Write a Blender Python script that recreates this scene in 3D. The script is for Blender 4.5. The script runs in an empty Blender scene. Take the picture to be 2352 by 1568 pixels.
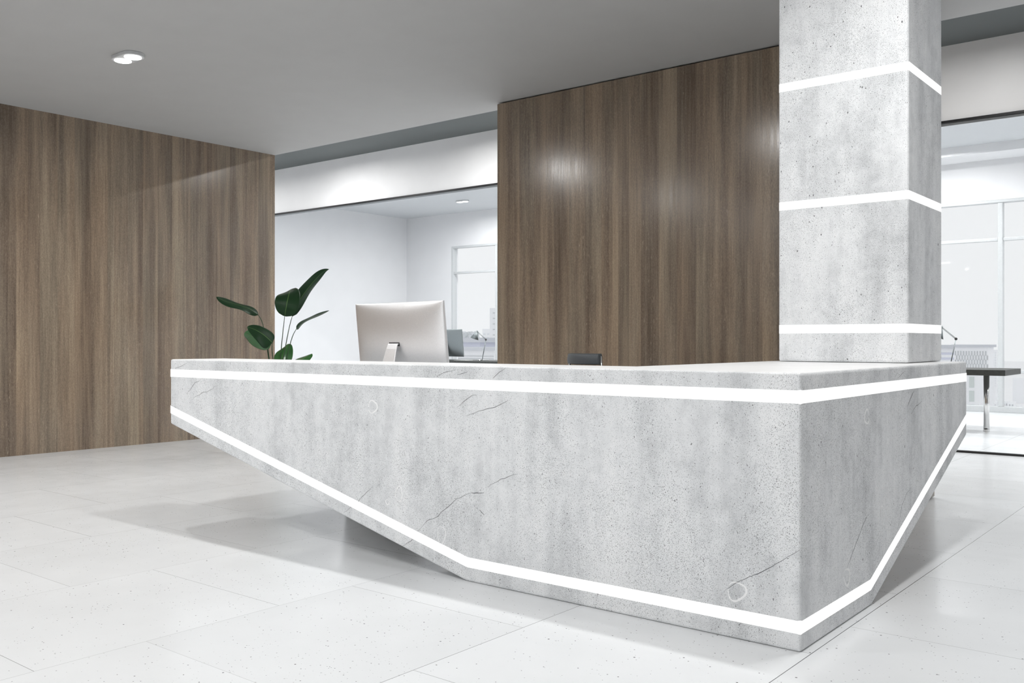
import bpy, bmesh, math, random
from mathutils import Vector, Matrix, noise
random.seed(7)
S = bpy.context.scene
COL = S.collection
PI = math.pi

# ------------------------------------------------------------------ camera
EYE = 1.2
FPX = 2144.0
TH = math.radians(38.80)
cam = bpy.data.cameras.new('camera'); camo = bpy.data.objects.new('camera', cam); COL.objects.link(camo)
camo.location = (0, 0, EYE); camo.rotation_euler = (PI / 2, 0, TH)
cam.sensor_width = 36; cam.lens = FPX / 2352 * 36; cam.clip_end = 2000; cam.clip_start = .05
S.camera = camo
RV = Vector((math.cos(TH), math.sin(TH), 0)); FV = Vector((-math.sin(TH), math.cos(TH), 0))

def at_d(px, py, t):                      # point at forward distance t
    return Vector((0, 0, EYE)) + FV * t + RV * ((px - 1176) * t / FPX) + Vector((0, 0, (784 - py) * t / FPX))

# ------------------------------------------------------------------ world and view
W = bpy.data.worlds.new('sky'); S.world = W; W.use_nodes = True
bg = W.node_tree.nodes['Background']
bg.inputs[0].default_value = (.955, .96, .965, 1)
SKY_FRONT, SKY_SUN = .98, .95             # overcast sky, brighter on the sun side (behind the viewer)
_n = W.node_tree.nodes; _l = W.node_tree.links
_tc = _n.new('ShaderNodeTexCoord'); _sp = _n.new('ShaderNodeSeparateXYZ'); _l.new(_tc.outputs['Generated'], _sp.inputs[0])
_mr = _n.new('ShaderNodeMapRange'); _mr.interpolation_type = 'SMOOTHSTEP'; _l.new(_sp.outputs[1], _mr.inputs[0])
for _i, _v in enumerate((0.0, -.8, SKY_FRONT, SKY_SUN)): _mr.inputs[1 + _i].default_value = _v
_l.new(_mr.outputs[0], bg.inputs[1])
S.view_settings.view_transform = 'Standard'; S.view_settings.look = 'None'
S.view_settings.gamma = 1; S.view_settings.use_curve_mapping = False
S.view_settings.exposure = 0.0
S.cycles.use_denoising = True
S.cycles.max_bounces = 7; S.cycles.diffuse_bounces = 3; S.cycles.glossy_bounces = 3
S.cycles.use_adaptive_sampling = True; S.cycles.adaptive_threshold = .06; S.cycles.adaptive_min_samples = 16
S.cycles.transparent_max_bounces = 12
S.cycles.sample_clamp_indirect = 6

LAMP_MAIN = 38.5; LAMP_REAR = 55.0; LAMP_OFFICE = 64.0

# ------------------------------------------------------------------ node helpers
class NT:
    def __init__(s, name):
        s.m = bpy.data.materials.new(name); s.m.use_nodes = True
        s.t = s.m.node_tree; s.t.nodes.clear()
        s.out = s.t.nodes.new('ShaderNodeOutputMaterial')
    def n(s, kind, **kw):
        nd = s.t.nodes.new('ShaderNode' + kind)
        for k, v in kw.items(): setattr(nd, k, v)
        return nd
    def put(s, sock, v):
        if isinstance(v, bpy.types.NodeSocket): s.t.links.new(v, sock)
        else: sock.default_value = v
    def math(s, op, a, b=0.0, c=None, clamp=False):
        nd = s.n('Math', operation=op, use_clamp=clamp); s.put(nd.inputs[0], a); s.put(nd.inputs[1], b)
        if c is not None: s.put(nd.inputs[2], c)
        return nd.outputs[0]
    def obj(s):
        return s.n('NewGeometry').outputs['Position']
    def sep(s, v):
        nd = s.n('SeparateXYZ'); s.put(nd.inputs[0], v); return nd.outputs
    def comb(s, x, y, z):
        nd = s.n('CombineXYZ'); s.put(nd.inputs[0], x); s.put(nd.inputs[1], y); s.put(nd.inputs[2], z); return nd.outputs[0]
    def scale(s, v, sc):
        nd = s.n('Mapping'); s.put(nd.inputs[0], v); nd.inputs[3].default_value = sc; return nd.outputs[0]
    def noise(s, v, sc, det=2, rough=.5, dist=0):
        nd = s.n('TexNoise'); s.put(nd.inputs['Vector'], v); nd.inputs['Scale'].default_value = sc
        nd.inputs['Detail'].default_value = det; nd.inputs['Roughness'].default_value = rough
        nd.inputs['Distortion'].default_value = dist
        return nd.outputs[0]
    def vor(s, v, sc, feature='F1'):
        nd = s.n('TexVoronoi', feature=feature); s.put(nd.inputs['Vector'], v); nd.inputs['Scale'].default_value = sc
        return nd.outputs
    def white(s, v, dim='3D'):
        nd = s.n('TexWhiteNoise', noise_dimensions=dim); s.put(nd.inputs[0 if dim != '1D' else 1], v); return nd.outputs
    def ramp(s, v, stops):
        nd = s.n('ValToRGB'); s.put(nd.inputs[0], v); e = nd.color_ramp.elements
        e[0].position, e[0].color = stops[0][0], (*stops[0][1], 1) if len(stops[0][1]) == 3 else stops[0][1]
        e[1].position, e[1].color = stops[-1][0], (*stops[-1][1], 1)
        for p, c in stops[1:-1]:
            x = e.new(p); x.color = (*c, 1)
        return nd.outputs[0]
    def rng(s, v, a, b, c=0.0, d=1.0):
        nd = s.n('MapRange'); s.put(nd.inputs[0], v)
        for i, x in enumerate((a, b, c, d)): nd.inputs[1 + i].default_value = x
        return nd.outputs[0]
    def mix(s, f, a, b, mode='MIX'):
        nd = s.n('Mix', data_type='RGBA', blend_type=mode); s.put(nd.inputs[0], f)
        s.put(nd.inputs[6], a if isinstance(a, bpy.types.NodeSocket) else (*a, 1)); s.put(nd.inputs[7], b if isinstance(b, bpy.types.NodeSocket) else (*b, 1))
        return nd.outputs[2]
    def bump(s, h, st, dist=.002):
        nd = s.n('Bump'); nd.inputs['Strength'].default_value = st; nd.inputs['Distance'].default_value = dist
        s.put(nd.inputs['Height'], h); return nd.outputs[0]
    def bsdf(s, color, rough=.5, metal=0, spec=.5, normal=None, **kw):
        nd = s.n('BsdfPrincipled')
        s.put(nd.inputs['Base Color'], color if isinstance(color, bpy.types.NodeSocket) else (*color, 1))
        s.put(nd.inputs['Roughness'], rough); s.put(nd.inputs['Metallic'], metal); s.put(nd.inputs['Specular IOR Level'], spec)
        if normal is not None: s.t.links.new(normal, nd.inputs['Normal'])
        for k, v in kw.items(): s.put(nd.inputs[k], v)
        s.t.links.new(nd.outputs[0], s.out.inputs[0]); return s.m

def plain(name, col, rough=.5, metal=0, spec=.5, tex=.03, sc=40, **kw):
    n = NT(name)
    v = n.noise(n.obj(), sc, 2)
    k = n.rng(v, .3, .7, 1 - tex, 1 + tex)
    c = n.mix(1.0, col, n.comb(k, k, k), 'MULTIPLY')
    return n.bsdf(c, rough, metal, spec, **kw)

def emit(name, col, st):
    n = NT(name); e = n.n('Emission'); e.inputs[0].default_value = (*col, 1); e.inputs[1].default_value = st
    n.t.links.new(e.outputs[0], n.out.inputs[0]); return n.m

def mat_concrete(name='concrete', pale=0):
    n = NT(name); p = n.obj()
    big = n.noise(n.scale(p, (1.6, 1.6, .7)), 1.7, 5, .6)
    streak = n.noise(n.scale(p, (9, 9, .8)), 1.0, 4, .55)
    cloud = n.noise(p, 14, 4, .6)
    v = n.math('ADD', n.math('MULTIPLY', big, .45), n.math('ADD', n.math('MULTIPLY', streak, .3), n.math('MULTIPLY', cloud, .25)))
    base = n.ramp(v, [(.36, (.57, .585, .60)), (.5, (.795, .81, .825)), (.62, (.90, .91, .92))])
    # fine dark grain
    g = n.noise(n.scale(p, (1, 1, .75)), 340, 2, .6)
    dens = n.noise(n.scale(p, (1, 1, .6)), 2.6, 3, .6)
    thr = n.rng(dens, .3, .7, .62, .53)
    grain = n.math('MULTIPLY', n.math('SUBTRACT', g, thr), 11, clamp=True)
    c = n.mix(n.math('MULTIPLY', grain, .78), base, (.16, .165, .17))
    # light grain
    g2 = n.noise(p, 240, 1)
    c = n.mix(n.math('MULTIPLY', n.math('SUBTRACT', g2, .58), 2.2, clamp=True), c, (.86, .865, .87))
    # mid pits
    warp = n.n('VectorMath', operation='ADD'); n.put(warp.inputs[0], n.scale(p, (1, 1, .62)))
    wn = n.n('TexNoise'); n.put(wn.inputs[0], p); wn.inputs['Scale'].default_value = 60
    wv = n.n('VectorMath', operation='SCALE'); n.t.links.new(wn.outputs[1], wv.inputs[0]); wv.inputs['Scale'].default_value = .012
    n.t.links.new(wv.outputs[0], warp.inputs[1])
    pits = None
    for sc, r, keep, dk in ((120, .24, .74, .8), (40, .15, .84, .92), (12, .085, .74, .96)):
        vo = n.vor(warp.outputs[0], sc)
        rnd = n.sep(vo['Color'])
        on = n.math('GREATER_THAN', rnd[0], n.rng(dens, .34, .66, min(.98, keep + .2), keep - .16))
        rad = n.math('MULTIPLY', n.math('ADD', n.math('MULTIPLY', rnd[1], .75), .25), r)
        d = n.math('MULTIPLY', n.math('SUBTRACT', rad, vo['Distance']), 34, clamp=True)
        k = n.math('MULTIPLY', n.math('MULTIPLY', d, on), dk)
        pits = k if pits is None else n.math('MAXIMUM', pits, k)
    c = n.mix(pits, c, (.07, .072, .076))
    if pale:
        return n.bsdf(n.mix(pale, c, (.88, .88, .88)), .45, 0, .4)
    h = n.math('SUBTRACT', n.math('MULTIPLY', cloud, .3), n.math('ADD', n.math('MULTIPLY', pits, .6), n.math('MULTIPLY', grain, .2)))
    return n.bsdf(c, .62, 0, .3, n.bump(h, .2, .001))

def mat_wood():
    n = NT('wood_veneer'); p = n.obj(); x = n.sep(p)
    u = n.math('ADD', x[0], n.math('MULTIPLY', x[1], 1.0))          # runs along either wall
    z = x[2]
    pl = n.math('FLOOR', n.math('DIVIDE', n.math('ADD', u, n.math('MULTIPLY', n.math('FLOOR', n.math('DIVIDE', u, .95)), .13)), .187))
    rp = n.white(pl, '1D')
    tone = rp[0]
    q = n.comb(u, n.math('MULTIPLY', tone, 7.0), z)
    wide = n.noise(n.scale(q, (7, 1, .35)), 1.0, 5, .6)
    fine = n.noise(n.scale(q, (48, 1, 1.1)), 1.0, 5, .62)
    hair = n.noise(n.scale(q, (260, 1, 9)), 1.0, 3, .6)
    mott = n.noise(n.scale(q, (150, 1, 60)), 1.0, 3, .6)
    v = n.math('ADD', n.math('ADD', n.math('MULTIPLY', wide, .48), n.math('MULTIPLY', fine, .17)),
               n.math('ADD', n.math('MULTIPLY', hair, .13), n.math('MULTIPLY', mott, .22)))
    v = n.math('ADD', v, n.math('MULTIPLY', n.math('SUBTRACT', tone, .5), .05))
    c = n.ramp(v, [(.38, (.125, .095, .071)), (.46, (.204, .157, .117)), (.54, (.290, .226, .165)), (.63, (.415, .330, .235))])
    hue = n.noise(n.scale(q, (3.5, 1, .5)), 1.0, 3)
    c = n.mix(n.rng(hue, .42, .66, 0, .28), c, n.mix(1.0, c, (1.12, .96, .84), 'MULTIPLY'))
    c = n.mix(n.rng(hue, .5, .3, 0, .5), c, n.mix(1.0, c, (.90, .96, .98), 'MULTIPLY'))
    # pale flecks
    fl = n.noise(n.scale(q, (120, 1, 14)), 1.0, 2, .5)
    bandf = n.noise(n.scale(q, (6, 1, .8)), 1.0, 2)
    c = n.mix(n.math('MULTIPLY', n.math('MULTIPLY', n.math('SUBTRACT', fl, .655), 14, clamp=True), n.rng(bandf, .45, .62, 0, .75)), c, (.46, .37, .28))
    # oval knots
    vo = n.vor(n.scale(n.comb(u, 0.0, z), (1.0, 1, .30)), 1.55)
    k = n.math('MULTIPLY', n.math('MULTIPLY', n.math('SUBTRACT', .021, vo['Distance']), 300, clamp=True), n.math('GREATER_THAN', n.sep(vo['Color'])[0], .35))
    c = n.mix(n.math('MULTIPLY', k, .45), c, (.42, .36, .29))
    ridge = n.math('ADD', n.math('MULTIPLY', hair, .4), n.math('ADD', n.math('MULTIPLY', fine, .8), n.math('MULTIPLY', n.noise(p, 90, 3), .55)))
    return n.bsdf(c, n.rng(fine, .3, .7, .16, .23), 0, .55, n.bump(ridge, .12, .002))

def mat_floor():
    n = NT('floor_tiles'); p = n.obj(); x = n.sep(p)
    px, py = 1.066, 1.0855
    u = n.math('DIVIDE', n.math('ADD', x[0], 1.352), px)
    ci = n.math('FLOOR', u); fu = n.math('SUBTRACT', u, ci)
    off = n.math('ADD', .6975, n.math('MULTIPLY', ci, .437))
    w = n.math('DIVIDE', n.math('SUBTRACT', x[1], off), py)
    ri = n.math('FLOOR', w); fw = n.math('SUBTRACT', w, ri)
    tile = n.white(n.comb(ci, ri, 0.0))
    du = n.math('MULTIPLY', n.math('MINIMUM', fu, n.math('SUBTRACT', 1.0, fu)), px)
    dv = n.math('MULTIPLY', n.math('MINIMUM', fw, n.math('SUBTRACT', 1.0, fw)), py)
    ju = n.math('MULTIPLY', n.math('SUBTRACT', .0022, du), 900, clamp=True)
    jv = n.math('MULTIPLY', n.math('SUBTRACT', .0018, dv), 900, clamp=True)
    # grouting is stronger on some joints
    cu = n.math('ROUND', u)
    wu = n.rng(n.white(cu, '1D')[0], 0, 1, .28, .7)
    wu = n.math('MAXIMUM', wu, n.math('LESS_THAN', n.math('ABSOLUTE', cu), .5))
    wu = n.math('MAXIMUM', wu, n.math('MULTIPLY', .7, n.math('LESS_THAN', n.math('ABSOLUTE', n.math('ADD', cu, 1.0)), .5)))
    rv = n.white(n.comb(ci, n.math('ROUND', w), 3.0))[0]
    joint = n.math('MAXIMUM', n.math('MULTIPLY', ju, wu), n.math('MULTIPLY', jv, n.rng(rv, 0, 1, .3, .85)))
    cl = n.noise(p, .9, 4, .6)
    c = n.ramp(cl, [(.3, (.725, .74, .755)), (.7, (.78, .795, .81))])
    t0 = n.rng(tile[0], 0, 1, .97, 1.03)
    c = n.mix(1.0, c, n.comb(t0, t0, t0), 'MULTIPLY')
    sm = n.noise(p, 5, 2, .5)
    # speck clusters
    dens = n.noise(p, 1.6, 3, .6)
    spk = None
    for sc, r, lo, hi in ((34, .17, .90, .35), (75, .24, .93, .45), (14, .085, .93, .4)):
        vo = n.vor(p, sc); rc = n.sep(vo['Color'])
        thr = n.rng(dens, .38, .68, lo, hi)
        k = n.math('MULTIPLY', n.math('MULTIPLY', n.math('SUBTRACT', n.math('MULTIPLY', n.math('ADD', n.math('MULTIPLY', rc[1], .8), .2), r), vo['Distance']), 30, clamp=True),
                   n.math('GREATER_THAN', rc[0], thr))
        k = n.math('MULTIPLY', k, n.rng(rc[2], 0, 1, .3, 1))
        spk = k if spk is None else n.math('MAXIMUM', spk, k)
    c = n.mix(n.math('MULTIPLY', spk, .95), c, (.06, .06, .06))
    c = n.mix(joint, c, (.07, .072, .075))
    h = n.math('SUBTRACT', n.math('MULTIPLY', sm, .5), joint)
    return n.bsdf(c, n.rng(sm, .1, .9, .20, .28), 0, .33, n.bump(h, .08, .002))

def mat_plaster(name, col, rough=.65, bumpst=.06, spec=.3):
    n = NT(name); p = n.obj()
    v = n.noise(p, 3, 4); k = n.rng(v, .3, .7, .985, 1.015)
    return n.bsdf(n.mix(1.0, col, n.comb(k, k, k), 'MULTIPLY'), rough, 0, spec, n.bump(n.noise(p, 160, 3), bumpst, .002))

def mat_glass(name, tint=(.983, .989, .993)):
    n = NT(name); t = n.n('BsdfTransparent'); t.inputs[0].default_value = (*tint, 1)
    g = n.n('BsdfGlossy'); g.inputs['Roughness'].default_value = .02
    lw = n.n('LayerWeight'); lw.inputs[0].default_value = .5
    geo = n.n('NewGeometry')
    k = n.math('ADD', .02, n.math('MULTIPLY', n.math('POWER', lw.outputs['Facing'], 4.0), .5))
    k = n.math('MULTIPLY', k, n.math('SUBTRACT', 1.0, geo.outputs['Backfacing']))
    mx = n.n('MixShader'); n.put(mx.inputs[0], k); n.put(mx.inputs[1], t.outputs[0]); n.put(mx.inputs[2], g.outputs[0])
    n.t.links.new(mx.outputs[0], n.out.inputs[0]); return n.m

def mat_leaf(name, a, b, ro, sp):
    n = NT(name); uv = n.n('UVMap').outputs[0]; x = n.sep(uv)
    d = n.math('ABSOLUTE', n.math('SUBTRACT', x[0], .5))
    rib = n.math('MULTIPLY', n.math('SUBTRACT', .022, d), 70, clamp=True)
    ve = n.n('TexWave', bands_direction='Y'); n.put(ve.inputs[0], n.comb(0.0, n.math('SUBTRACT', x[1], n.math('MULTIPLY', d, .5)), 0.0)); ve.inputs['Scale'].default_value = 13
    c = n.mix(n.noise(n.obj(), 12, 3), a, b)
    c = n.mix(n.math('MULTIPLY', ve.outputs[1], .12), c, tuple(q * .72 for q in a))
    c = n.mix(n.math('MULTIPLY', rib, .6), c, (.13, .24, .07))
    return n.bsdf(c, ro, 0, sp, n.bump(ve.outputs[1], .10, .002))

def mat_soil():
    n = NT('potting_soil'); v = n.noise(n.obj(), 60, 4)
    return n.bsdf(n.ramp(v, [(.3, (.02, .014, .01)), (.7, (.09, .06, .04))]), .9, 0, .2, n.bump(v, .8, .01))

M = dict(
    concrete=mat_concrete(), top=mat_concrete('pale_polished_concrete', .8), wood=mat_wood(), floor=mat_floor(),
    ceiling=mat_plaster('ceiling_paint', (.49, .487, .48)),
    ceiling_shaded=mat_plaster('shaded_ceiling_paint', (.13, .142, .143)),  # corridor shade is put into this darker ceiling colour
    wall=mat_plaster('white_wall_paint', (.88, .88, .885), .45, .12, .4),
    office=mat_plaster('office_wall_paint', (.84, .845, .86)),
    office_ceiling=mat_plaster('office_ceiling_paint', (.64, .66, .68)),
    black=plain('black_frame_metal', (.012, .012, .013), .35),
    white_metal=plain('white_window_frame', (.62, .64, .65), .4),
    strip=emit('light_strip_glow', (1, 1, 1), 1.12),
    diffuser=emit('lamp_diffuser', (1, .99, .97), 3.0),
    housing=plain('lamp_housing', (.62, .63, .64), .35),
    glass=mat_glass('partition_glass'), wglass=mat_glass('window_glass', (.99, .993, .995)),
    alu=plain('brushed_aluminium', (.90, .895, .905), .42, 1.0, sc=300, tex=.05),
    alu_dark=plain('dark_aluminium', (.30, .33, .335), .38, 1.0, sc=300, tex=.05),
    chrome=plain('chrome', (.75, .75, .74), .12, 1.0, tex=.01),
    screen=plain('black_screen', (.01, .01, .012), .1),
    plastic=plain('dark_plastic', (.03, .03, .032), .4),
    leather=plain('dark_grey_leather', (.075, .083, .09), .5, sc=200, tex=.1),
    pale_shell=plain('pale_grey_fabric', (.62, .64, .645), .8),
    table=plain('dark_grey_table_top', (.036, .038, .034), .5, sc=30, tex=.25),
    leaf=mat_leaf('dark_leaf', (.006, .028, .009), (.011, .042, .012), .42, .22),
    leaf2=mat_leaf('light_leaf', (.035, .13, .035), (.05, .17, .045), .2, .6),
    stem=plain('green_stem', (.02, .055, .018), .5),
    soil=mat_soil(), pot=plain('white_ceramic', (.75, .75, .74), .3),
    crack=plain('dark_crack', (.06, .062, .066), .9), ring=plain('pale_lime_mark', (.93, .935, .94), .7),
    bld1=plain('pale_render', (.86, .87, .89), .9), bld2=plain('grey_facade', (.62, .64, .68), .9),  # city colours from here on are paled, with distance haze put in
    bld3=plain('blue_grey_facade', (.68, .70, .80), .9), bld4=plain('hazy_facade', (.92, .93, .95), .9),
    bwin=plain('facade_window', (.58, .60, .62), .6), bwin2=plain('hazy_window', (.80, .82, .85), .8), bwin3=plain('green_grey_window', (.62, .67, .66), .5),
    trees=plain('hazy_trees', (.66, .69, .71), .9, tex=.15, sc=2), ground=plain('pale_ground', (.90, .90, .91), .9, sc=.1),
)

# ------------------------------------------------------------------ mesh helpers
def link(name, bm, mat, parent=None, smooth=False, bevel=0, seg=2, loc=None):
    bmesh.ops.recalc_face_normals(bm, faces=bm.faces)
    me = bpy.data.meshes.new(name); bm.to_mesh(me); bm.free()
    if smooth:
        for f in me.polygons: f.use_smooth = True
    me.materials.append(mat)
    o = bpy.data.objects.new(name, me); COL.objects.link(o)
    if bevel:
        b = o.modifiers.new('bevel', 'BEVEL'); b.width = bevel; b.segments = seg; b.limit_method = 'ANGLE'; b.angle_limit = math.radians(30)
        b.harden_normals = False
    if parent: o.parent = parent
    if loc is not None: o.location = loc
    return o

def box(bm, x0, x1, y0, y1, z0, z1):
    v = [bm.verts.new(c) for c in ((x0,y0,z0),(x1,y0,z0),(x1,y1,z0),(x0,y1,z0),(x0,y0,z1),(x1,y0,z1),(x1,y1,z1),(x0,y1,z1))]
    for f in ((0,3,2,1),(4,5,6,7),(0,1,5,4),(1,2,6,5),(2,3,7,6),(3,0,4,7)): bm.faces.new([v[i] for i in f])
    return v

def boxo(name, b, mat, parent=None, **kw):
    bm = bmesh.new(); box(bm, *b); return link(name, bm, mat, parent, **kw)

def tube(bm, pts, rad, seg=10, cap=True):
    pts = [Vector(p) for p in pts]; rings = []
    for i, p in enumerate(pts):
        d = (pts[min(i + 1, len(pts) - 1)] - pts[max(i - 1, 0)]).normalized()
        a = d.cross(Vector((0, 0, 1)))
        if a.length < .1: a = d.cross(Vector((1, 0, 0)))
        a.normalize(); b = d.cross(a)
        r = rad[i] if isinstance(rad, (list, tuple)) else rad
        rings.append([bm.verts.new(p + (a * math.cos(2*PI*k/seg) + b * math.sin(2*PI*k/seg)) * r) for k in range(seg)])
    for r0, r1 in zip(rings, rings[1:]):
        for k in range(seg): bm.faces.new((r0[k], r0[(k+1) % seg], r1[(k+1) % seg], r1[k]))
    if cap: bm.faces.new(rings[0]); bm.faces.new(rings[-1])

def lathe(bm, prof, seg=32, cx=0, cy=0):
    rings = [[bm.verts.new((cx + r*math.cos(2*PI*k/seg), cy + r*math.sin(2*PI*k/seg), z)) for k in range(seg)] for r, z in prof]
    for r0, r1 in zip(rings, rings[1:]):
        for k in range(seg): bm.faces.new((r0[k], r0[(k+1) % seg], r1[(k+1) % seg], r1[k]))
    bm.faces.new(rings[0]); bm.faces.new(rings[-1])

def prism(bm, poly, to3, d0, d1):
    a = [bm.verts.new(to3(p, d0)) for p in poly]; b = [bm.verts.new(to3(p, d1)) for p in poly]
    bm.faces.new(a); bm.faces.new(b)
    n = len(poly)
    for i in range(n): bm.faces.new((a[i], a[(i+1) % n], b[(i+1) % n], b[i]))

def empty(name, loc, label, cat, group=None, rz=0):
    o = bpy.data.objects.new(name, None); COL.objects.link(o); o.location = loc; o.rotation_euler = (0, 0, rz)
    o['label'] = label; o['category'] = cat
    if group: o['group'] = group
    return o
def tag(o, label, cat, group=None):
    o['label'] = label; o['category'] = cat
    if group: o['group'] = group
    return o
def struct(o): o['kind'] = 'structure'; return o

def copy_tree(o, parent=None):
    c = o.copy(); COL.objects.link(c); c.parent = parent
    for ch in [q for q in list(bpy.data.objects) if q.parent == o]: copy_tree(ch, c)
    return c

# ------------------------------------------------------------------ room shell
XL, CZ, HZ = -10.2, 3.667, 4.43           # left wall, low ceiling, rear ceiling
YS, YG, YB = 7.67, 10.93, 17.45           # slab edge, glass line, back wall
XO, XE = -17.6, 6.0; YN = -6.6
struct(boxo('floor', (XO - .2, XE + .2, YN, YB + .3, -.2, 0), M['floor']))
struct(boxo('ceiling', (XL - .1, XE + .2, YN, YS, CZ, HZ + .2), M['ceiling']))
struct(boxo('ceiling_rear', (XO - .2, XE + .2, YS, YG + .15, HZ, HZ + .2), M['ceiling_shaded']))
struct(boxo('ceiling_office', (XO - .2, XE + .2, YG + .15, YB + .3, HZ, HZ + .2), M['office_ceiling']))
struct(boxo('wall_left', (XL - .12, XL, YN, YS, 0, CZ), M['wood']))
struct(boxo('wall_middle', (-6.171, -1.970, 7.43, 7.65, .006, CZ - .012), M['wood'], bevel=.006))
struct(boxo('wall_header', (XO, XE, YG, YG + .15, 3.61, HZ), M['wall']))
struct(boxo('wall_far_left', (XO - .2, XO, YS, YB + .3, 0, HZ), M['office']))
struct(boxo('wall_corridor', (XO, XL - .12, YS - .2, YS, 0, HZ), M['office']))
struct(boxo('wall_right', (XE, XE + .2, YN, YS, 0, CZ), M['wood']))
struct(boxo('wall_right', (XE, XE + .2, YS, YB + .3, 0, HZ), M['office']))
struct(boxo('trim_1', (-9.5, XE, 16.72, YB, 4.284, HZ), M['office']))     # soffit over the office windows

struct(boxo('wall_front', (XL - .12, XE + .2, YN - .2, YN, 0, HZ + .2), M['office']))
# back wall with window openings: piers and lintel
WT = 3.60
bm = bmesh.new(); box(bm, XO, XE, YB, YB + .25, WT, HZ); box(bm, XO, -16.0, YB, YB + .25, 0, WT)
struct(link('wall_back', bm, M['office']))

# glass partition
root = struct(bpy.data.objects.new('window_1', None)); COL.objects.link(root); root.location = (0, YG, 0)
bm = bmesh.new(); box(bm, XO, XE, -.02, .03, 3.585, 3.61); box(bm, XO, XE, -.02, .03, 0, .022)
link('window_frame', bm, M['black'], root)
bm = bmesh.new(); box(bm, XO + .01, XE - .01, .0, .01, .022, 3.585); link('pane', bm, M['glass'], root)
bm = bmesh.new(); box(bm, XO, XE, .032, .05, 3.56, 3.61); link('glazing_channel', bm, M['white_metal'], root)

# outer windows
root = struct(bpy.data.objects.new('window_2', None)); COL.objects.link(root); root.location = (0, YB, 0)
bm = bmesh.new()
x0w, pitch = -16.0, 1.5829
box(bm, x0w, XE, .0, .16, WT - .05, WT); box(bm, x0w, XE, .0, .16, 0, .10)
box(bm, x0w, x0w + .05, 0, .16, .1, WT - .05)
link('window_frame', bm, M['white_metal'], root, bevel=.006)
k = 0
mull = [-14.535 + pitch * i for i in range(13)]
for mx in mull:
    bm = bmesh.new(); box(bm, mx - .038, mx + .038, .01, .15, .10, WT - .05); link('mullion', bm, M['white_metal'], root, bevel=.01)
edges = [x0w + .012] + mull + [XE]
for a, b in zip(edges, edges[1:]):
    bm = bmesh.new()
    for z in (2.93, .69): box(bm, a + .038, b - .038, .03, .13, z - .028, z + .028)
    link('transom', bm, M['white_metal'], root, bevel=.008)
bm = bmesh.new(); box(bm, x0w + .05, XE, .075, .085, .10, WT - .05); link('pane', bm, M['wglass'], root)

# ------------------------------------------------------------------ ceiling lamps
def lamp_proto():
    root = empty('ceiling_lamp', (0, 0, 0), '', 'ceiling lamp')
    # flat twin-disc housing: hull of two circles on the diagonal
    r, off, h = .092, .083, .03
    pts = []
    c1 = (-off, 0); c2 = (off, 0)
    for i in range(19):
        a = math.radians(-90 + 180 * i / 18); pts.append((c2[0] + r*math.cos(a), c2[1] + r*math.sin(a)))
    for i in range(19):
        a = math.radians(90 + 180 * i / 18); pts.append((c1[0] + r*math.cos(a), c1[1] + r*math.sin(a)))
    bm = bmesh.new(); prism(bm, pts, lambda p, d: (p[0], p[1], d), -h, 0)
    link('lamp_housing', bm, M['housing'], root, bevel=.004)
    for c in (c1, c2):
        bm = bmesh.new(); lathe(bm, [(.070, -.031), (.070, -.036), (.064, -.038), (.001, -.038)], 32, *c)
        link('light_disc', bm, M['diffuser'], root, smooth=False)
    return root
lamp0 = lamp_proto(); used = False
ldat = {}
def light(loc, watts, spread=175):
    d = ldat.get(watts)
    if d is None:
        d = bpy.data.lights.new('lamp_light', 'AREA'); d.shape = 'DISK'; d.size = .125; d.energy = watts; d.color = (1, .994, .982); d.spread = math.radians(spread)
        ldat[watts] = d
    o = bpy.data.objects.new('lamp_light', d); COL.objects.link(o); o.location = loc
    return o
def place_lamp(x, y, z, watts, label, group):
    r = copy_tree(lamp0)
    r.location = (x, y, z); r['label'] = label; r['group'] = group
    for s in (-.083, .083):
        l = light((s, 0, -.042), watts / 2, 172 if y > YS else 175); l.parent = r
for X in (-7.63, -4.42, -1.21, 2.0):  # rightmost column is unseen, added to light the counter side
    for Y in (4.2, 1.1, -2.0, -5.1) if X < 0 else (4.2, 1.1):
        lab = 'flat twin-disc ceiling lamp on the low ceiling above the left wood wall' if (X, Y) == (-7.63, 4.2) else 'flat twin-disc lamp of the low ceiling grid, outside the view'
        place_lamp(X, Y, CZ, LAMP_MAIN * (1.25 if X < -7 else (.95 if X < 0 else .6)), lab, 'lamps of the low ceiling')
for i in range(7):
    place_lamp(-15.6 + 3.35 * i, 9.6, HZ, LAMP_REAR * (1.0 if i < 4 else .42), 'flat twin-disc lamp of the corridor ceiling, hidden above the low slab', 'corridor ceiling lamps')
for i in range(6):
    for Y in (12.8, 15.97):
        lab = 'small flat lamp on the office ceiling seen through the glass partition' if (i, Y) == (0, 15.97) else 'flat twin-disc office ceiling lamp out of view'
        place_lamp(-14.3 + 3.35 * i, Y, HZ, LAMP_OFFICE, lab, 'office ceiling lamps')
for _o in [c for c in bpy.data.objects if c.parent == lamp0] + [lamp0]: bpy.data.objects.remove(_o)

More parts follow.
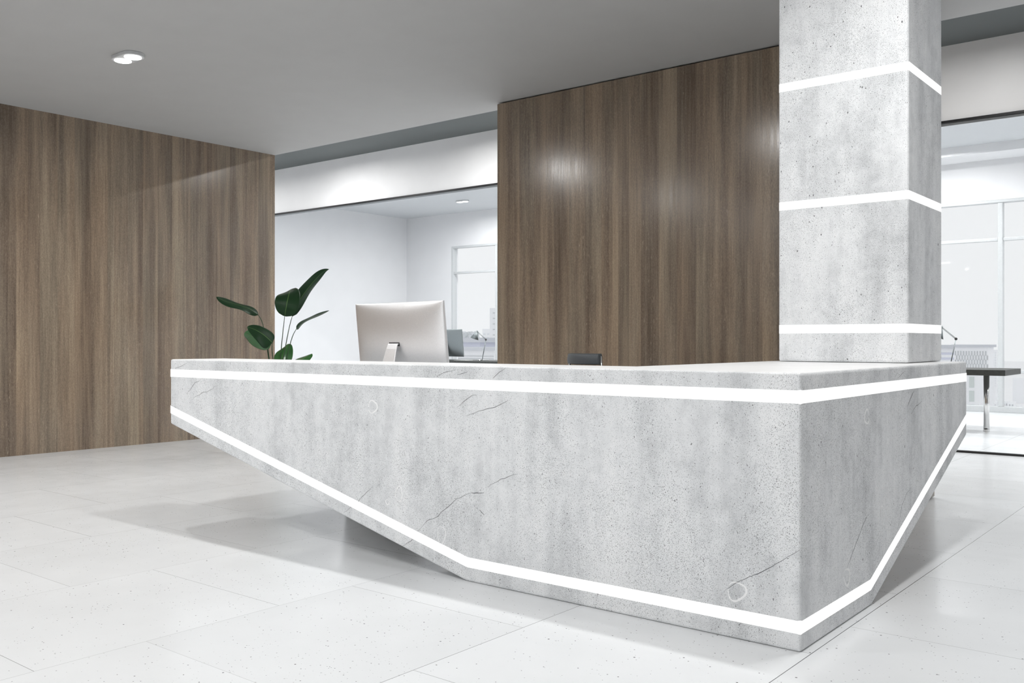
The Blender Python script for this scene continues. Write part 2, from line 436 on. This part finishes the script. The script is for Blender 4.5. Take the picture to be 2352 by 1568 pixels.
# ------------------------------------------------------------------ reception desk
DX0, DX1, DY0, DY1, DYI, DXI, DT = -5.806, -1.387, 3.502, 6.09, 3.926, -2.383, 1.079
KX, KY, EZ = -3.113, 4.343, .640
desk = empty('reception_desk', (0, 0, 0), 'long angular grey concrete reception counter with glowing white bands', 'reception desk')
bm = bmesh.new()
V = {}
def v(n, c): V[n] = bm.verts.new(c)
v('A', (DX0, DY0, DT)); v('B', (DX1, DY0, DT)); v('C', (DX1, DY1, DT)); v('D', (DXI, DY1, DT)); v('E', (DXI, DYI, DT)); v('F', (DX0, DYI, DT))
v('a', (DX0, DY0, EZ)); v('f', (DX0, DYI, EZ)); v('k', (KX, DY0, 0)); v('K', (KX, DYI, 0)); v('b', (DX1, DY0, 0)); v('m', (DX1, KY, 0))
v('M', (DXI, KY, 0)); v('e', (DXI, DYI, 0)); v('c', (DX1, DY1, EZ)); v('d', (DXI, DY1, EZ))
for f in ('ABCDEF', 'AakbB', 'BbmcC', 'CcdD', 'DdMeE', 'EeKfF', 'FfaA', 'akKf', 'kbmMeK', 'mcdM'):
    bm.faces.new([V[x] for x in f])
body = link('counter_body', bm, M['concrete'], desk, bevel=.012, seg=3)
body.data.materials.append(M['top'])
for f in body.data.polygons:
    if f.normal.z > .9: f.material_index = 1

def band(pts_in, pts_out, name, parent, depth=.012):
    # ribbon along a 3D path around the outside; pts are (top point, bottom point, outward normal)
    bm = bmesh.new(); rows = []
    for (t, b, nrm) in zip(pts_in, pts_out, [None] * len(pts_in)):
        rows.append((bm.verts.new(t), bm.verts.new(b)))
    for (t0, b0), (t1, b1) in zip(rows, rows[1:]): bm.faces.new((t0, b0, b1, t1))
    return link(name, bm, M['strip'], parent)
def band3(front_t, front_b, inner_t, inner_b, name, parent):
    bm = bmesh.new(); n = len(front_t)
    ft = [bm.verts.new(p) for p in front_t]; fb = [bm.verts.new(p) for p in front_b]
    it = [bm.verts.new(p) for p in inner_t]; ib = [bm.verts.new(p) for p in inner_b]
    for i in range(n - 1):
        bm.faces.new((ft[i], ft[i+1], fb[i+1], fb[i])); bm.faces.new((it[i], it[i+1], ib[i+1], ib[i]))
        bm.faces.new((ft[i], ft[i+1], it[i+1], it[i])); bm.faces.new((fb[i], fb[i+1], ib[i+1], ib[i]))
    bm.faces.new((ft[0], fb[0], ib[0], it[0])); bm.faces.new((ft[-1], fb[-1], ib[-1], it[-1]))
    return link(name, bm, M['strip'], parent, bevel=.004, seg=2)
e = .0007; q = .02
zt, zb = 1.0135, .9575
F = [(DX0 - e, DY0 - e), (DX1 + e, DY0 - e), (DX1 + e, DY1 + e)]
I = [(DX0 - e, DY0 + q), (DX1 - q, DY0 + q), (DX1 - q, DY1 + e)]
band3([(x, y, zt) for x, y in F], [(x, y, zb) for x, y in F], [(x, y, zt) for x, y in I], [(x, y, zb) for x, y in I], 'light_strip', desk)
# lower band follows the outline at a constant offset
sx = EZ / (DX0 - KX) ; sy = EZ / (DY1 - KY)
def low(h):
    # outline offset inwards by h
    cx = math.hypot(1, sx); cy = math.hypot(1, sy)
    za = EZ + h * cx; zc = EZ + h * cy
    kx = KX + (h - h * cx) / sx
    ky = KY + (h - h * cy) / sy
    P = [(DX0 - e, DY0 - e, za), (kx, DY0 - e, h), (DX1 + e, DY0 - e, h), (DX1 + e, ky, h), (DX1 + e, DY1 + e, zc)]
    Q = [(DX0 - e, DY0 + q, za), (kx, DY0 + q, h), (DX1 - q, DY0 + q, h), (DX1 - q, ky, h), (DX1 - q, DY1 + e, zc)]
    return P, Q
P1, Q1 = low(.123); P0, Q0 = low(.068)
band3(P1, P0, Q1, Q0, 'light_strip', desk)

# pillar
PX0, PX1, PY0, PY1 = -2.274, -1.524, 5.392, 6.078
pil = empty('pillar', ((PX0 + PX1) / 2, (PY0 + PY1) / 2, DT), 'square grey concrete column with glowing bands rising from the counter end', 'column')
def rel(b): 
    cx, cy = (PX0 + PX1) / 2, (PY0 + PY1) / 2
    return (b[0] - cx, b[1] - cx, b[2] - cy, b[3] - cy, b[4] - DT, b[5] - DT)
boxo('column_shaft', rel((PX0, PX1, PY0, PY1, DT + .002, CZ)), M['concrete'], pil, bevel=.014, seg=3)
for zt, zb in ((1.299, 1.248), (2.037, 1.987), (2.749, 2.699), (3.47, 3.42)):
    boxo('light_strip', rel((PX0 - .0007, PX1 + .0007, PY0 - .0007, PY1 + .0007, zb, zt)), M['strip'], pil)
for _o in [c for c in bpy.data.objects if c.parent == pil and c.name.startswith('light_strip')]:
    _bm = bmesh.new(); _bm.from_mesh(_o.data)
    bmesh.ops.bevel(_bm, geom=[x for x in _bm.edges if abs((x.verts[0].co - x.verts[1].co).normalized().z) > .9], offset=.014, segments=3, profile=.5, affect='EDGES')
    _bm.to_mesh(_o.data); _bm.free()

# cracks and lime rings in the concrete, drawn in the plane of each face
def on_front(px, py, yy=DY0, lift=.0006):
    r = (px - 1176) / FPX; d = FV + RV * r; t = (yy - lift) / d.y
    return Vector((d.x * t, yy - lift, EYE + (784 - py) * t / FPX))
def on_side(px, py, xx=DX1, lift=.0006):
    r = (px - 1176) / FPX; d = FV + RV * r; t = (xx + lift) / d.x
    return Vector((xx + lift, d.y * t, EYE + (784 - py) * t / FPX))
def ribbon(bm, pts, nrm, w, rag=.5, closed=False):
    P = []
    for a, b in zip(pts, pts[1:]):
        n = max(2, int((b - a).length / .022))
        for i in range(n):
            p = a.lerp(b, i / n); P.append(p + (a - b).normalized().cross(nrm) * random.uniform(-1, 1) * .006 * rag)
    P.append(pts[-1]); rows = []
    for i, p in enumerate(P):
        d = (P[min(i+1, len(P)-1)] - P[max(i-1, 0)]).normalized().cross(nrm)
        f = i / (len(P) - 1); ww = w * .68 * (.35 + .65 * math.sin(PI * min(max(f, .04), .96)) + random.uniform(-.2, .25)) / 2
        rows.append((bm.verts.new(p + d * ww), bm.verts.new(p - d * ww)))
    for (a, b), (c, d) in zip(rows, rows[1:]): bm.faces.new((a, b, d, c))
def cracks(fn, nrm, lists, parent, w=.0026):
    for pts in lists:
        bm = bmesh.new(); ribbon(bm, [fn(*p) for p in pts], Vector(nrm), w)
        link('hairline_crack', bm, M['crack'], parent)
FRN, SDN = (0, -1, 0), (1, 0, 0)
cracks(on_front, FRN, [
    [(922,1255),(948,1238),(958,1222)], [(958,1220),(985,1193),(1000,1190),(1020,1170),(1048,1146),(1082,1131)],
    [(790,1177),(818,1155),(858,1115)], [(1050,935),(1070,917),(1082,908),(1094,907)], [(1072,956),(1100,943),(1128,938),(1165,920)],
    [(1655,1364),(1690,1340),(1722,1323),(1730,1321),(1772,1300),(1812,1275),(1838,1262)],
    [(1120,1118),(1150,1100),(1190,1088)], [(1004,865),(1020,856),(1046,850)], [(1132,868),(1148,855),(1162,844)], [(1050,860),(1075,853)],
    [(429,904),(449,878),(456,876),(462,869)], [(443,915),(467,901),(475,900),(497,886)], [(402,846),(420,839),(429,834)]], desk)
cracks(on_front, FRN, [[(1082,1130),(1095,1132),(1112,1131)], [(1100,1171),(1106,1175),(1112,1183)]], desk, .0045)
cracks(on_side, SDN, [
    [(1946,1305),(1960,1265),(1985,1200),(1996,1180)], [(2062,1215),(2072,1160),(2082,1135),(2092,1120)],
    [(2092,951),(2105,932),(2118,920)], [(2084,935),(2092,912),(2100,896)], [(2062,869),(2072,858),(2080,852)]], desk, .003)
cracks(lambda a, b: on_front(a, b, PY0), FRN, [
    [(1985,695),(2005,668),(2020,652),(2048,628),(2085,592)], [(2052,428),(2068,417),(2085,405)], [(2000,520),(2040,488),(2083,462)]], pil, .0025)
cracks(lambda a, b: on_front(a, b, PY0), FRN, [[(2076,779),(2082,781)]], pil, .007)
cracks(lambda a, b: on_side(a, b, PX1), SDN, [[(2092,125),(2104,128),(2118,136)]], pil, .003)
def rings(fn, nrm, lst, parent):
    for cx, cy, rx, ry, w in lst:
        bm = bmesh.new(); pts = []
        a0 = random.uniform(0, 6)
        for i in range(22):
            a = a0 + 2 * PI * i / 21 * .93; k = 1 + .1 * math.sin(3 * a + cx)
            pts.append(fn(cx + rx * k * math.cos(a), cy + ry * k * math.sin(a)))
        ribbon(bm, pts, Vector(nrm), w * 1.4, .12); link('lime_ring', bm, M['ring'], parent)
rings(on_front, FRN, [(1692,1358,21,21,.009), (856,934,10,14,.009), (916,1134,8,17,.007), (1014,1228,9,20,.006), (890,1152,4,6,.006)], desk)
rings(on_side, SDN, [(1945,1324,7,19,.011), (1991,957,5,16,.012), (2026,1178,3,17,.009)], desk)
rings(lambda a, b: on_front(a, b, PY0), FRN, [(2000,499,12,15,.008), (1851,600,9,10,.007), (1970,700,5,8,.006)], pil)

# ------------------------------------------------------------------ inner work surface behind the counter
wt = empty('work_table', (-4.4, 4.55, 0), 'white work surface standing behind the concrete counter', 'table')
bm = bmesh.new(); box(bm, -1.35, 1.99, -.6, .48, .815, .845); link('table_top', bm, M['pale_shell'], wt, bevel=.003)
for x, y in ((.3, -.5), (1.9, -.5), (.3, .38), (1.9, .38)):
    bm = bmesh.new(); box(bm, x, x + .04, y, y + .04, 0, .815); link('leg', bm, M['white_metal'], wt, bevel=.003)

for px in (-.90, .85):  # unseen pedestals added to darken the floor under the counter
    bm = bmesh.new(); box(bm, px, px + .42, .08, .44, .03, .812); pd = link('added_shade_pedestal', bm, M['pale_shell'], wt, bevel=.004)
    for k in range(3):
        bm = bmesh.new(); box(bm, px + .01, px + .41, .44, .455, .05 + .255 * k, .29 + .255 * k); link('added_pedestal_front', bm, M['pale_shell'], pd, bevel=.002)
# ------------------------------------------------------------------ monitor
def monitor(loc, rz, tilt, label, mat, standmat, group=None, Wd=.88, Hd=.54):
    root = empty('computer_monitor', loc, label, 'monitor', group, rz)
    piv = Vector((0, 0, .335))
    rot = Matrix.Translation(piv) @ Matrix.Rotation(tilt, 4, 'X')
    def T(x, y, z): return rot @ Vector((x, y, z))
    N = 30; bm = bmesh.new(); g = []
    def sup(a, p=5): return max(0.0, 1 - abs(a) ** p)
    for j in range(N + 1):
        row = []
        for i in range(N + 1):
            # denser sampling towards the rim
            u = math.sin(PI / 2 * (2*i/N - 1)); w_ = math.sin(PI / 2 * (2*j/N - 1))
            rim = (sup(u, 9) * sup(w_, 9)) ** .5
            bul = (1 - u*u) * (1 - w_*w_)
            row.append(bm.verts.new(T(u*Wd/2, -.006 - .012*rim - .036*bul**.8, w_*Hd/2)))
        g.append(row)
    for j in range(N):
        for i in range(N): bm.faces.new((g[j][i], g[j][i+1], g[j+1][i+1], g[j+1][i]))
    # thin side wall up to the screen plane
    rim = g[0] + [g[j][N] for j in range(1, N+1)] + [g[N][i] for i in range(N-1, -1, -1)] + [g[j][0] for j in range(N-1, 0, -1)]
    inv = rot.inverted(); fr = []
    for q_ in rim:
        l = inv @ q_.co; fr.append(bm.verts.new(rot @ Vector((l.x, .006, l.z))))
    for i in range(len(rim)):
        bm.faces.new((rim[i], rim[(i+1) % len(rim)], fr[(i+1) % len(rim)], fr[i]))
    bm.faces.new(fr)
    sh = link('display_shell', bm, mat, root, smooth=True)
    ms = sh.modifiers.new('es', 'EDGE_SPLIT'); ms.split_angle = math.radians(50)
    bm = bmesh.new(); vs = [T(x, .0068, z) for x, z in ((-Wd/2+.012, -Hd/2+.07), (Wd/2-.012, -Hd/2+.07), (Wd/2-.012, Hd/2-.012), (-Wd/2+.012, Hd/2-.012))]
    a = [bm.verts.new(p) for p in vs]; b = [bm.verts.new(p + (rot.to_3x3() @ Vector((0, .002, 0)))) for p in vs]
    bm.faces.new(a); bm.faces.new(b)
    for i in range(4): bm.faces.new((a[i], a[(i+1)%4], b[(i+1)%4], b[i]))
    link('screen', bm, M['screen'], root)
    # bent sheet stand
    prof = [T(0, -.046, .012), T(0, -.066, .008), T(0, -.080, -.02)]
    c = [Vector((0, p.y, p.z)) for p in prof] + [Vector((0, -.135, .10)), Vector((0, -.150, .03)), Vector((0, -.142, .008)), Vector((0, -.12, .004)), Vector((0, .09, .004))]
    wd = [.046, .048, .050, .075, .085, .09, .093, .095]
    bm = bmesh.new(); rows = []
    for i, (p, w_) in enumerate(zip(c, wd)):
        d = (c[min(i+1, len(c)-1)] - c[max(i-1, 0)]).normalized(); nn = d.cross(Vector((1, 0, 0))) * .004
        rows.append([bm.verts.new(p + Vector((s*w_, 0, 0)) + k*nn) for s, k in ((-1, 1), (1, 1), (1, -1), (-1, -1))])
    for r0, r1 in zip(rows, rows[1:]):
        for k in range(4): bm.faces.new((r0[k], r0[(k+1)%4], r1[(k+1)%4], r1[k]))
    bm.faces.new(rows[0]); bm.faces.new(rows[-1])
    link('stand', bm, standmat, root, bevel=.002)
    bm = bmesh.new()
    pts = [T(x, -.0545, z) for x, z in ((-.052, -.004), (.052, -.004), (.052, .020), (-.052, .020))]
    pts2 = [T(x, -.040, z) for x, z in ((-.052, -.004), (.052, -.004), (.052, .020), (-.052, .020))]
    a = [bm.verts.new(p) for p in pts]; b = [bm.verts.new(p) for p in pts2]
    bm.faces.new(a); bm.faces.new(b)
    for i in range(4): bm.faces.new((a[i], a[(i+1)%4], b[(i+1)%4], b[i]))
    link('stand_slot', bm, M['plastic'], root)
    return root
mon = monitor((-4.285, 4.20, .845), math.radians(-5.5), math.radians(6), 'silver all-in-one monitor seen from behind above the concrete counter', M['alu'], M['alu'])

# ------------------------------------------------------------------ office chair behind the counter
ch = empty('office_chair', (-4.28, 6.20, 0), 'dark grey padded office chair whose back rises above the counter', 'chair', rz=math.radians(-18))
for i in range(4):
    z0 = 1.105 - .092 * (i + 1) - .004 * i; bm = bmesh.new()
    Wc, N = .40, 14; rows = []
    for j in range(N + 1):
        s = j / N * 2 - 1; x = s * Wc / 2; yy = .05 * s * s
        rows.append([bm.verts.new((x, yy + dy, z)) for dy, z in ((-.028, z0 + .006), (-.034, z0 + .045), (-.024, z0 + .086), (.012, z0 + .092), (.022, z0 + .05), (.015, z0 + .001))])
    for r0, r1 in zip(rows, rows[1:]):
        for k in range(6): bm.faces.new((r0[k], r0[(k+1) % 6], r1[(k+1) % 6], r1[k]))
    bm.faces.new(rows[0]); bm.faces.new(rows[-1])
    link('backrest_pad', bm, M['leather'], ch, smooth=True, bevel=.004)
bm = bmesh.new()
for s in (-1, 1): tube(bm, [(s*.208, .05, 1.085), (s*.210, .052, .9), (s*.21, .05, .6), (s*.21, -.02, .52), (s*.21, -.35, .50)], .010, 10)
link('side_rail', bm, M['chrome'], ch, smooth=True)
bm = bmesh.new(); box(bm, -.2, .2, -.47, -.02, .49, .56); link('seat', bm, M['leather'], ch, bevel=.025, seg=4)
bm = bmesh.new(); tube(bm, [(0, -.23, .49), (0, -.23, .10)], .03, 14); link('gas_lift', bm, M['chrome'], ch, smooth=True)
for k in range(5):
    a = 2 * PI * k / 5 + .3; c, s = math.cos(a), math.sin(a)
    bm = bmesh.new(); tube(bm, [(0, -.23, .11), (.3*c, -.23 + .3*s, .07)], [.024, .014], 8); lg = link('leg', bm, M['chrome'], ch)
    bm = bmesh.new(); tube(bm, [(.3*c - .02*s, -.23 + .3*s + .02*c, .03), (.3*c + .02*s, -.23 + .3*s - .02*c, .03)], .03, 14); link('caster', bm, M['plastic'], lg)

# ------------------------------------------------------------------ plant
PT = 10.6
base = at_d(640, 784, PT); base.z = 0
plant = empty('potted_plant', base, 'tall leafy plant with long dark green leaves beside the left wood wall', 'plant')
def rp(px, py, dt=0): return at_d(px, py, PT + dt) - base
bm = bmesh.new(); lathe(bm, [(.12, 0), (.19, .02), (.22, .40), (.225, .42), (.205, .42), (.20, .36), (.001, .36)], 36); link('pot', bm, M['pot'], plant, smooth=False)
bm = bmesh.new(); lathe(bm, [(.199, .355), (.199, .372), (.001, .378)], 24); link('soil', bm, M['soil'], plant)
def bez(P, s):
    P = [Vector(p) for p in P]
    while len(P) > 1: P = [a.lerp(b, s) for a, b in zip(P, P[1:])]
    return P[0]
def leaf(ctrl, width, phi, mat, fold=.25, prof=(.8, .62), wave=.0, asym=0):
    """ctrl: list of (px,py,dt) along the midrib; width real metres; phi: turn of the blade out of the picture plane"""
    P = [rp(*c) for c in ctrl]; N, Mw = 26, 8
    bm = bmesh.new(); uvl = bm.loops.layers.uv.new('UVMap'); rows = []
    for i in range(N + 1):
        s = i / N; p = bez(P, s); d = (bez(P, min(1, s + .02)) - bez(P, max(0, s - .02))).normalized()
        perp = d.cross(FV).normalized()            # across the rib in the picture plane
        dep = d.cross(perp).normalized()
        side = (perp * math.cos(phi) + dep * math.sin(phi)).normalized(); up = side.cross(d).normalized()
        w = width / 2 * max(.004, math.sin(PI * min(1, max(0, s)) ** prof[0])) ** prof[1]
        row = []
        for j in range(-Mw, Mw + 1):
            f = j / Mw
            off = side * (w * f * (1 + asym * f)) + up * (fold * w * abs(f) + wave * math.sin(7 * s + 1.5 * f) * w * f * f)
            row.append(bm.verts.new(p + off))
        rows.append(row)
    for i in range(N):
        for j in range(2 * Mw):
            f = bm.faces.new((rows[i][j], rows[i][j+1], rows[i+1][j+1], rows[i+1][j]))
            for l, (a, b) in zip(f.loops, ((i, j), (i, j+1), (i+1, j+1), (i+1, j))): l[uvl].uv = (b / (2*Mw), a / N)
    me_o = link('leaf', bm, mat, plant, smooth=True)
    so = me_o.modifiers.new('thick', 'SOLIDIFY'); so.thickness = .0016
    return me_o
def stem(ctrl, r=.0058):
    P = [rp(*c) for c in ctrl]; P.append(Vector((random.uniform(-.05, .05), random.uniform(-.05, .05), .37)))
    bm = bmesh.new(); 
    Q = P
    for _ in range(3):
        R = [Q[0]]
        for a, b in zip(Q, Q[1:]): R += [a.lerp(b, .25), a.lerp(b, .75)]
        R.append(Q[-1]); Q = R
    n = len(Q); tube(bm, Q, [r * (.55 + .75 * i / n) for i in range(n)], 8)
    return link('stem', bm, M['stem'], plant, smooth=True)
# far-left leaf
leaf([(593,723,0), (566,697,-.05), (533,702,-.1), (497,682,-.2)], .20, 1.15, M['leaf'], .15, (.85, .55), .15)
stem([(593,723,0), (603,738,0), (609,775,0), (619,830,0)])
# tall rear leaf
leaf([(671,727,.15), (691,668,.2), (722,652,.3), (733,622,.35), (756,618,.4)], .175, .80, M['leaf'], .2, (.58, .85), .25)
stem([(671,727,.15), (664,752,.15), (655,800,.1), (649,830,.05)])
# broad leaf facing us
leaf([(654,726,-.05), (658,700,-.12), (663,672,-.05), (668,664,.2)], .275, .12, M['leaf'], .06, (.95, .36), .05)
stem([(654,726,-.05), (650,760,-.03), (646,800,0), (644,830,0)])
# thin right leaf
leaf([(681,756,.05), (692,738,.1), (720,728,.2), (756,713,.3)], .11, 1.33, M['leaf'], .12, (.7, .6), .15)
stem([(681,755,.05), (672,770,.05), (662,806,.03), (657,830,0)])
# dark lower-left leaf
leaf([(626,787,-.25), (614,775,-.3), (596,757,-.35), (568,751,-.4)], .23, .75, M['leaf'], .12, (.62, .5), .08, .1)
stem([(626,786,-.25), (624,800,-.15), (628,830,-.05)])
# glossy leaf under it
leaf([(618,800,-.05), (598,790,-.1), (580,766,-.15), (561,766,-.2)], .24, -.60, M['leaf2'], .15, (.7, .5), .1)
stem([(616,800,-.05), (617,815,0), (620,832,0)])
# glossy leaf at the bottom centre
leaf([(642,850,.1), (645,825,.1), (655,800,.15), (660,790,.3)], .215, -.25, M['leaf2'], .2, (.85, .45), .1)
stem([(642,850,.1), (642,870,.06)])
# low right leaf
leaf([(655,850,.0), (675,835,.05), (698,822,.1), (717,812,.15)], .20, -.95, M['leaf2'], .25, (.9, .5), .1)
stem([(655,850,.0), (648,872,.0)])

# ------------------------------------------------------------------ office furniture beyond the glass
def office_table(x0, x1, label):
    cx = (x0 + x1) / 2; root = empty('office_table', (cx, 13.7, 0), label, 'table', 'dark office tables')
    h = (x1 - x0) / 2
    bm = bmesh.new(); box(bm, -h, h, -.5, .5, .76, .835); link('table_top', bm, M['table'], root, bevel=.004)
    for s in (-1, 1):
        bm = bmesh.new(); tube(bm, [(s*(h - .30), -.1, 0), (s*(h - .30), -.1, .76)], .036, 20); lg = link('leg', bm, M['chrome'], root, smooth=True)
        bm = bmesh.new(); lathe(bm, [(.039, 0), (.039, .035), (.001, .036)], 20, s*(h - .30), -.1); link('leg_sleeve', bm, M['chrome'], lg)
    return root
office_table(-14.4, -10.35, 'dark office table beyond the glass carrying a monitor and silver lamp')
office_table(-5.9, -2.555, 'dark office table at the right edge standing on a steel leg')
monitor((-12.635, 13.66, .836), math.radians(-3), math.radians(6), 'distant dark grey monitor beyond the glass, right behind the silver one', M['alu_dark'], M['alu_dark'])

def desk_lamp(loc, rz, label):
    root = empty('desk_lamp', loc, label, 'desk lamp', 'desk lamps in the office', rz)
    bm = bmesh.new(); lathe(bm, [(.10, 0), (.105, .006), (.10, .018), (.02, .024), (.001, .024)], 28); link('lamp_base', bm, M['chrome'], root, smooth=False)
    e0, e1, e2 = Vector((-.02, 0, .02)), Vector((.055, 0, .40)), Vector((-.125, 0, .56))
    bm = bmesh.new()
    for o in (-.007, .007): tube(bm, [e0 + Vector((0, o, 0)), e1 + Vector((0, o, 0))], .006, 8)
    tube(bm, [e0, e1], .003, 6); link('lower_arm', bm, M['alu_dark'], root, smooth=True)
    bm = bmesh.new()
    for o in (-.007, .007): tube(bm, [e1 + Vector((0, 0, o)), e2 + Vector((0, 0, o))], .0035, 8)
    link('upper_arm', bm, M['alu_dark'], root, smooth=True)
    bm = bmesh.new(); bmesh.ops.create_icosphere(bm, subdivisions=2, radius=.02)
    for q_ in bm.verts: q_.co += e1
    link('joint', bm, M['plastic'], root, smooth=True)
    bm = bmesh.new(); ax = Vector((-.38, 0, -1)).normalized()
    tube(bm, [e2 - ax*.02, e2, e2 + ax*.03, e2 + ax*.035, e2 + ax*.15], [.012, .018, .022, .028, .082], 28); link('lamp_shade', bm, M['alu_dark'], root, smooth=True)
    return root
desk_lamp((-11.66, 13.62, .836), math.radians(20), 'silver cone-shaded desk lamp on the distant table right of the monitor')
desk_lamp((-3.31, 13.70, .836), math.radians(20), 'jointed arm of a desk lamp showing right of the concrete column')

def shell_chair(x, y, rz, label):
    root = empty('shell_chair', (x, y, 0), label, 'chair', None, rz)
    bm = bmesh.new(); N = 12; rows = []
    for j in range(N + 1):
        s = j / N * 2 - 1; rows.append([bm.verts.new((s*.27, .08*s*s + dy, z)) for dy, z in ((0, .5), (.03, .75), (.06, 1.0 - .03*s*s), (.08, 1.0 - .03*s*s), (.05, .75), (.02, .5))])
    for r0, r1 in zip(rows, rows[1:]):
        for k in range(6): bm.faces.new((r0[k], r0[(k+1)%6], r1[(k+1)%6], r1[k]))
    bm.faces.new(rows[0]); bm.faces.new(rows[-1]); link('backrest', bm, M['pale_shell'], root, smooth=True)
    bm = bmesh.new(); box(bm, -.25, .25, -.45, .02, .46, .51); link('seat', bm, M['pale_shell'], root, bevel=.02)
    bm = bmesh.new(); tube(bm, [(0, -.22, .46), (0, -.22, .02)], .03, 12); link('pedestal', bm, M['chrome'], root)
    bm = bmesh.new(); lathe(bm, [(.24, 0), (.24, .012), (.03, .03), (.001, .03)], 28, 0, -.22); link('foot_plate', bm, M['chrome'], root)
    return root
shell_chair(-11.62, 14.75, 0, 'pale grey chair behind the distant table, beside the wood wall edge')

# sheets of paper on the distant table
tag(boxo('paper_stack', (-.15, .15, -.105, .105, 0, .006), M['pot'], loc=(-12.02, 13.45, .836)), 'small stack of white paper on the distant table under the monitor', 'paper')

# ------------------------------------------------------------------ city outside
struct(boxo('ground', (-900, 300, 40, 900, -16.2, -16), M['ground']))
def frame_at(px, t):
    p = at_d(px, 784, t); return Vector((p.x, p.y, 0))
def building(name, px0, px1, ytop, t, mat, label, depth=20, face=None, rows=0, cols=0, wmat='bwin', fw=.5, fh=.5, ybot=None, roof=0, skip=None, stagger=False, wtop=None):
    """box building whose street face is square to the office axes"""
    zt = EYE + (784 - ytop) * t / FPX; z0 = -16
    def gx(px):
        r = (px - 1176) / FPX; d = FV + RV * r; a = at_d((px0 + px1) / 2, 784, t); return d.x * (a.y / d.y), a.y
    x0, y = gx(px0); x1, _ = gx(px1)
    root = empty(name, (x0, y, z0), label, 'building', 'hazy city buildings outside')
    Wd = x1 - x0; H = zt - z0
    bm = bmesh.new(); box(bm, 0, Wd, 0, depth, 0, H); link('wall', bm, mat, root)
    if roof:
        bm = bmesh.new(); box(bm, -roof, Wd + roof, -roof, depth, H, H + roof); link('roof', bm, M['bld2'], root)
    if rows:
        zb = (EYE + (784 - ybot) * t / FPX - z0) if ybot else H * .3
        zt2 = (EYE + (784 - wtop) * t / FPX - z0) if wtop else H * .97
        ph = (zt2 - zb) / rows; pw = Wd / cols
        n = 0
        for r in range(rows):
            for c in range(cols):
                if stagger and (r + c) % 2: continue
                if stagger: a, b, fhh = c * pw, (c + 1) * pw, 1.0
                else: a, b, fhh = c * pw + pw * (1 - fw) / 2, c * pw + pw * (1 + fw) / 2, fh
                n += 1
                bm = bmesh.new(); box(bm, a, b, -.04, .1, zt2 - (r + 1) * ph + ph * (1 - fhh) / 2, zt2 - r * ph - ph * (1 - fhh) / 2)
                link('window', bm, M[wmat], root)
    return root
# seen through the left opening
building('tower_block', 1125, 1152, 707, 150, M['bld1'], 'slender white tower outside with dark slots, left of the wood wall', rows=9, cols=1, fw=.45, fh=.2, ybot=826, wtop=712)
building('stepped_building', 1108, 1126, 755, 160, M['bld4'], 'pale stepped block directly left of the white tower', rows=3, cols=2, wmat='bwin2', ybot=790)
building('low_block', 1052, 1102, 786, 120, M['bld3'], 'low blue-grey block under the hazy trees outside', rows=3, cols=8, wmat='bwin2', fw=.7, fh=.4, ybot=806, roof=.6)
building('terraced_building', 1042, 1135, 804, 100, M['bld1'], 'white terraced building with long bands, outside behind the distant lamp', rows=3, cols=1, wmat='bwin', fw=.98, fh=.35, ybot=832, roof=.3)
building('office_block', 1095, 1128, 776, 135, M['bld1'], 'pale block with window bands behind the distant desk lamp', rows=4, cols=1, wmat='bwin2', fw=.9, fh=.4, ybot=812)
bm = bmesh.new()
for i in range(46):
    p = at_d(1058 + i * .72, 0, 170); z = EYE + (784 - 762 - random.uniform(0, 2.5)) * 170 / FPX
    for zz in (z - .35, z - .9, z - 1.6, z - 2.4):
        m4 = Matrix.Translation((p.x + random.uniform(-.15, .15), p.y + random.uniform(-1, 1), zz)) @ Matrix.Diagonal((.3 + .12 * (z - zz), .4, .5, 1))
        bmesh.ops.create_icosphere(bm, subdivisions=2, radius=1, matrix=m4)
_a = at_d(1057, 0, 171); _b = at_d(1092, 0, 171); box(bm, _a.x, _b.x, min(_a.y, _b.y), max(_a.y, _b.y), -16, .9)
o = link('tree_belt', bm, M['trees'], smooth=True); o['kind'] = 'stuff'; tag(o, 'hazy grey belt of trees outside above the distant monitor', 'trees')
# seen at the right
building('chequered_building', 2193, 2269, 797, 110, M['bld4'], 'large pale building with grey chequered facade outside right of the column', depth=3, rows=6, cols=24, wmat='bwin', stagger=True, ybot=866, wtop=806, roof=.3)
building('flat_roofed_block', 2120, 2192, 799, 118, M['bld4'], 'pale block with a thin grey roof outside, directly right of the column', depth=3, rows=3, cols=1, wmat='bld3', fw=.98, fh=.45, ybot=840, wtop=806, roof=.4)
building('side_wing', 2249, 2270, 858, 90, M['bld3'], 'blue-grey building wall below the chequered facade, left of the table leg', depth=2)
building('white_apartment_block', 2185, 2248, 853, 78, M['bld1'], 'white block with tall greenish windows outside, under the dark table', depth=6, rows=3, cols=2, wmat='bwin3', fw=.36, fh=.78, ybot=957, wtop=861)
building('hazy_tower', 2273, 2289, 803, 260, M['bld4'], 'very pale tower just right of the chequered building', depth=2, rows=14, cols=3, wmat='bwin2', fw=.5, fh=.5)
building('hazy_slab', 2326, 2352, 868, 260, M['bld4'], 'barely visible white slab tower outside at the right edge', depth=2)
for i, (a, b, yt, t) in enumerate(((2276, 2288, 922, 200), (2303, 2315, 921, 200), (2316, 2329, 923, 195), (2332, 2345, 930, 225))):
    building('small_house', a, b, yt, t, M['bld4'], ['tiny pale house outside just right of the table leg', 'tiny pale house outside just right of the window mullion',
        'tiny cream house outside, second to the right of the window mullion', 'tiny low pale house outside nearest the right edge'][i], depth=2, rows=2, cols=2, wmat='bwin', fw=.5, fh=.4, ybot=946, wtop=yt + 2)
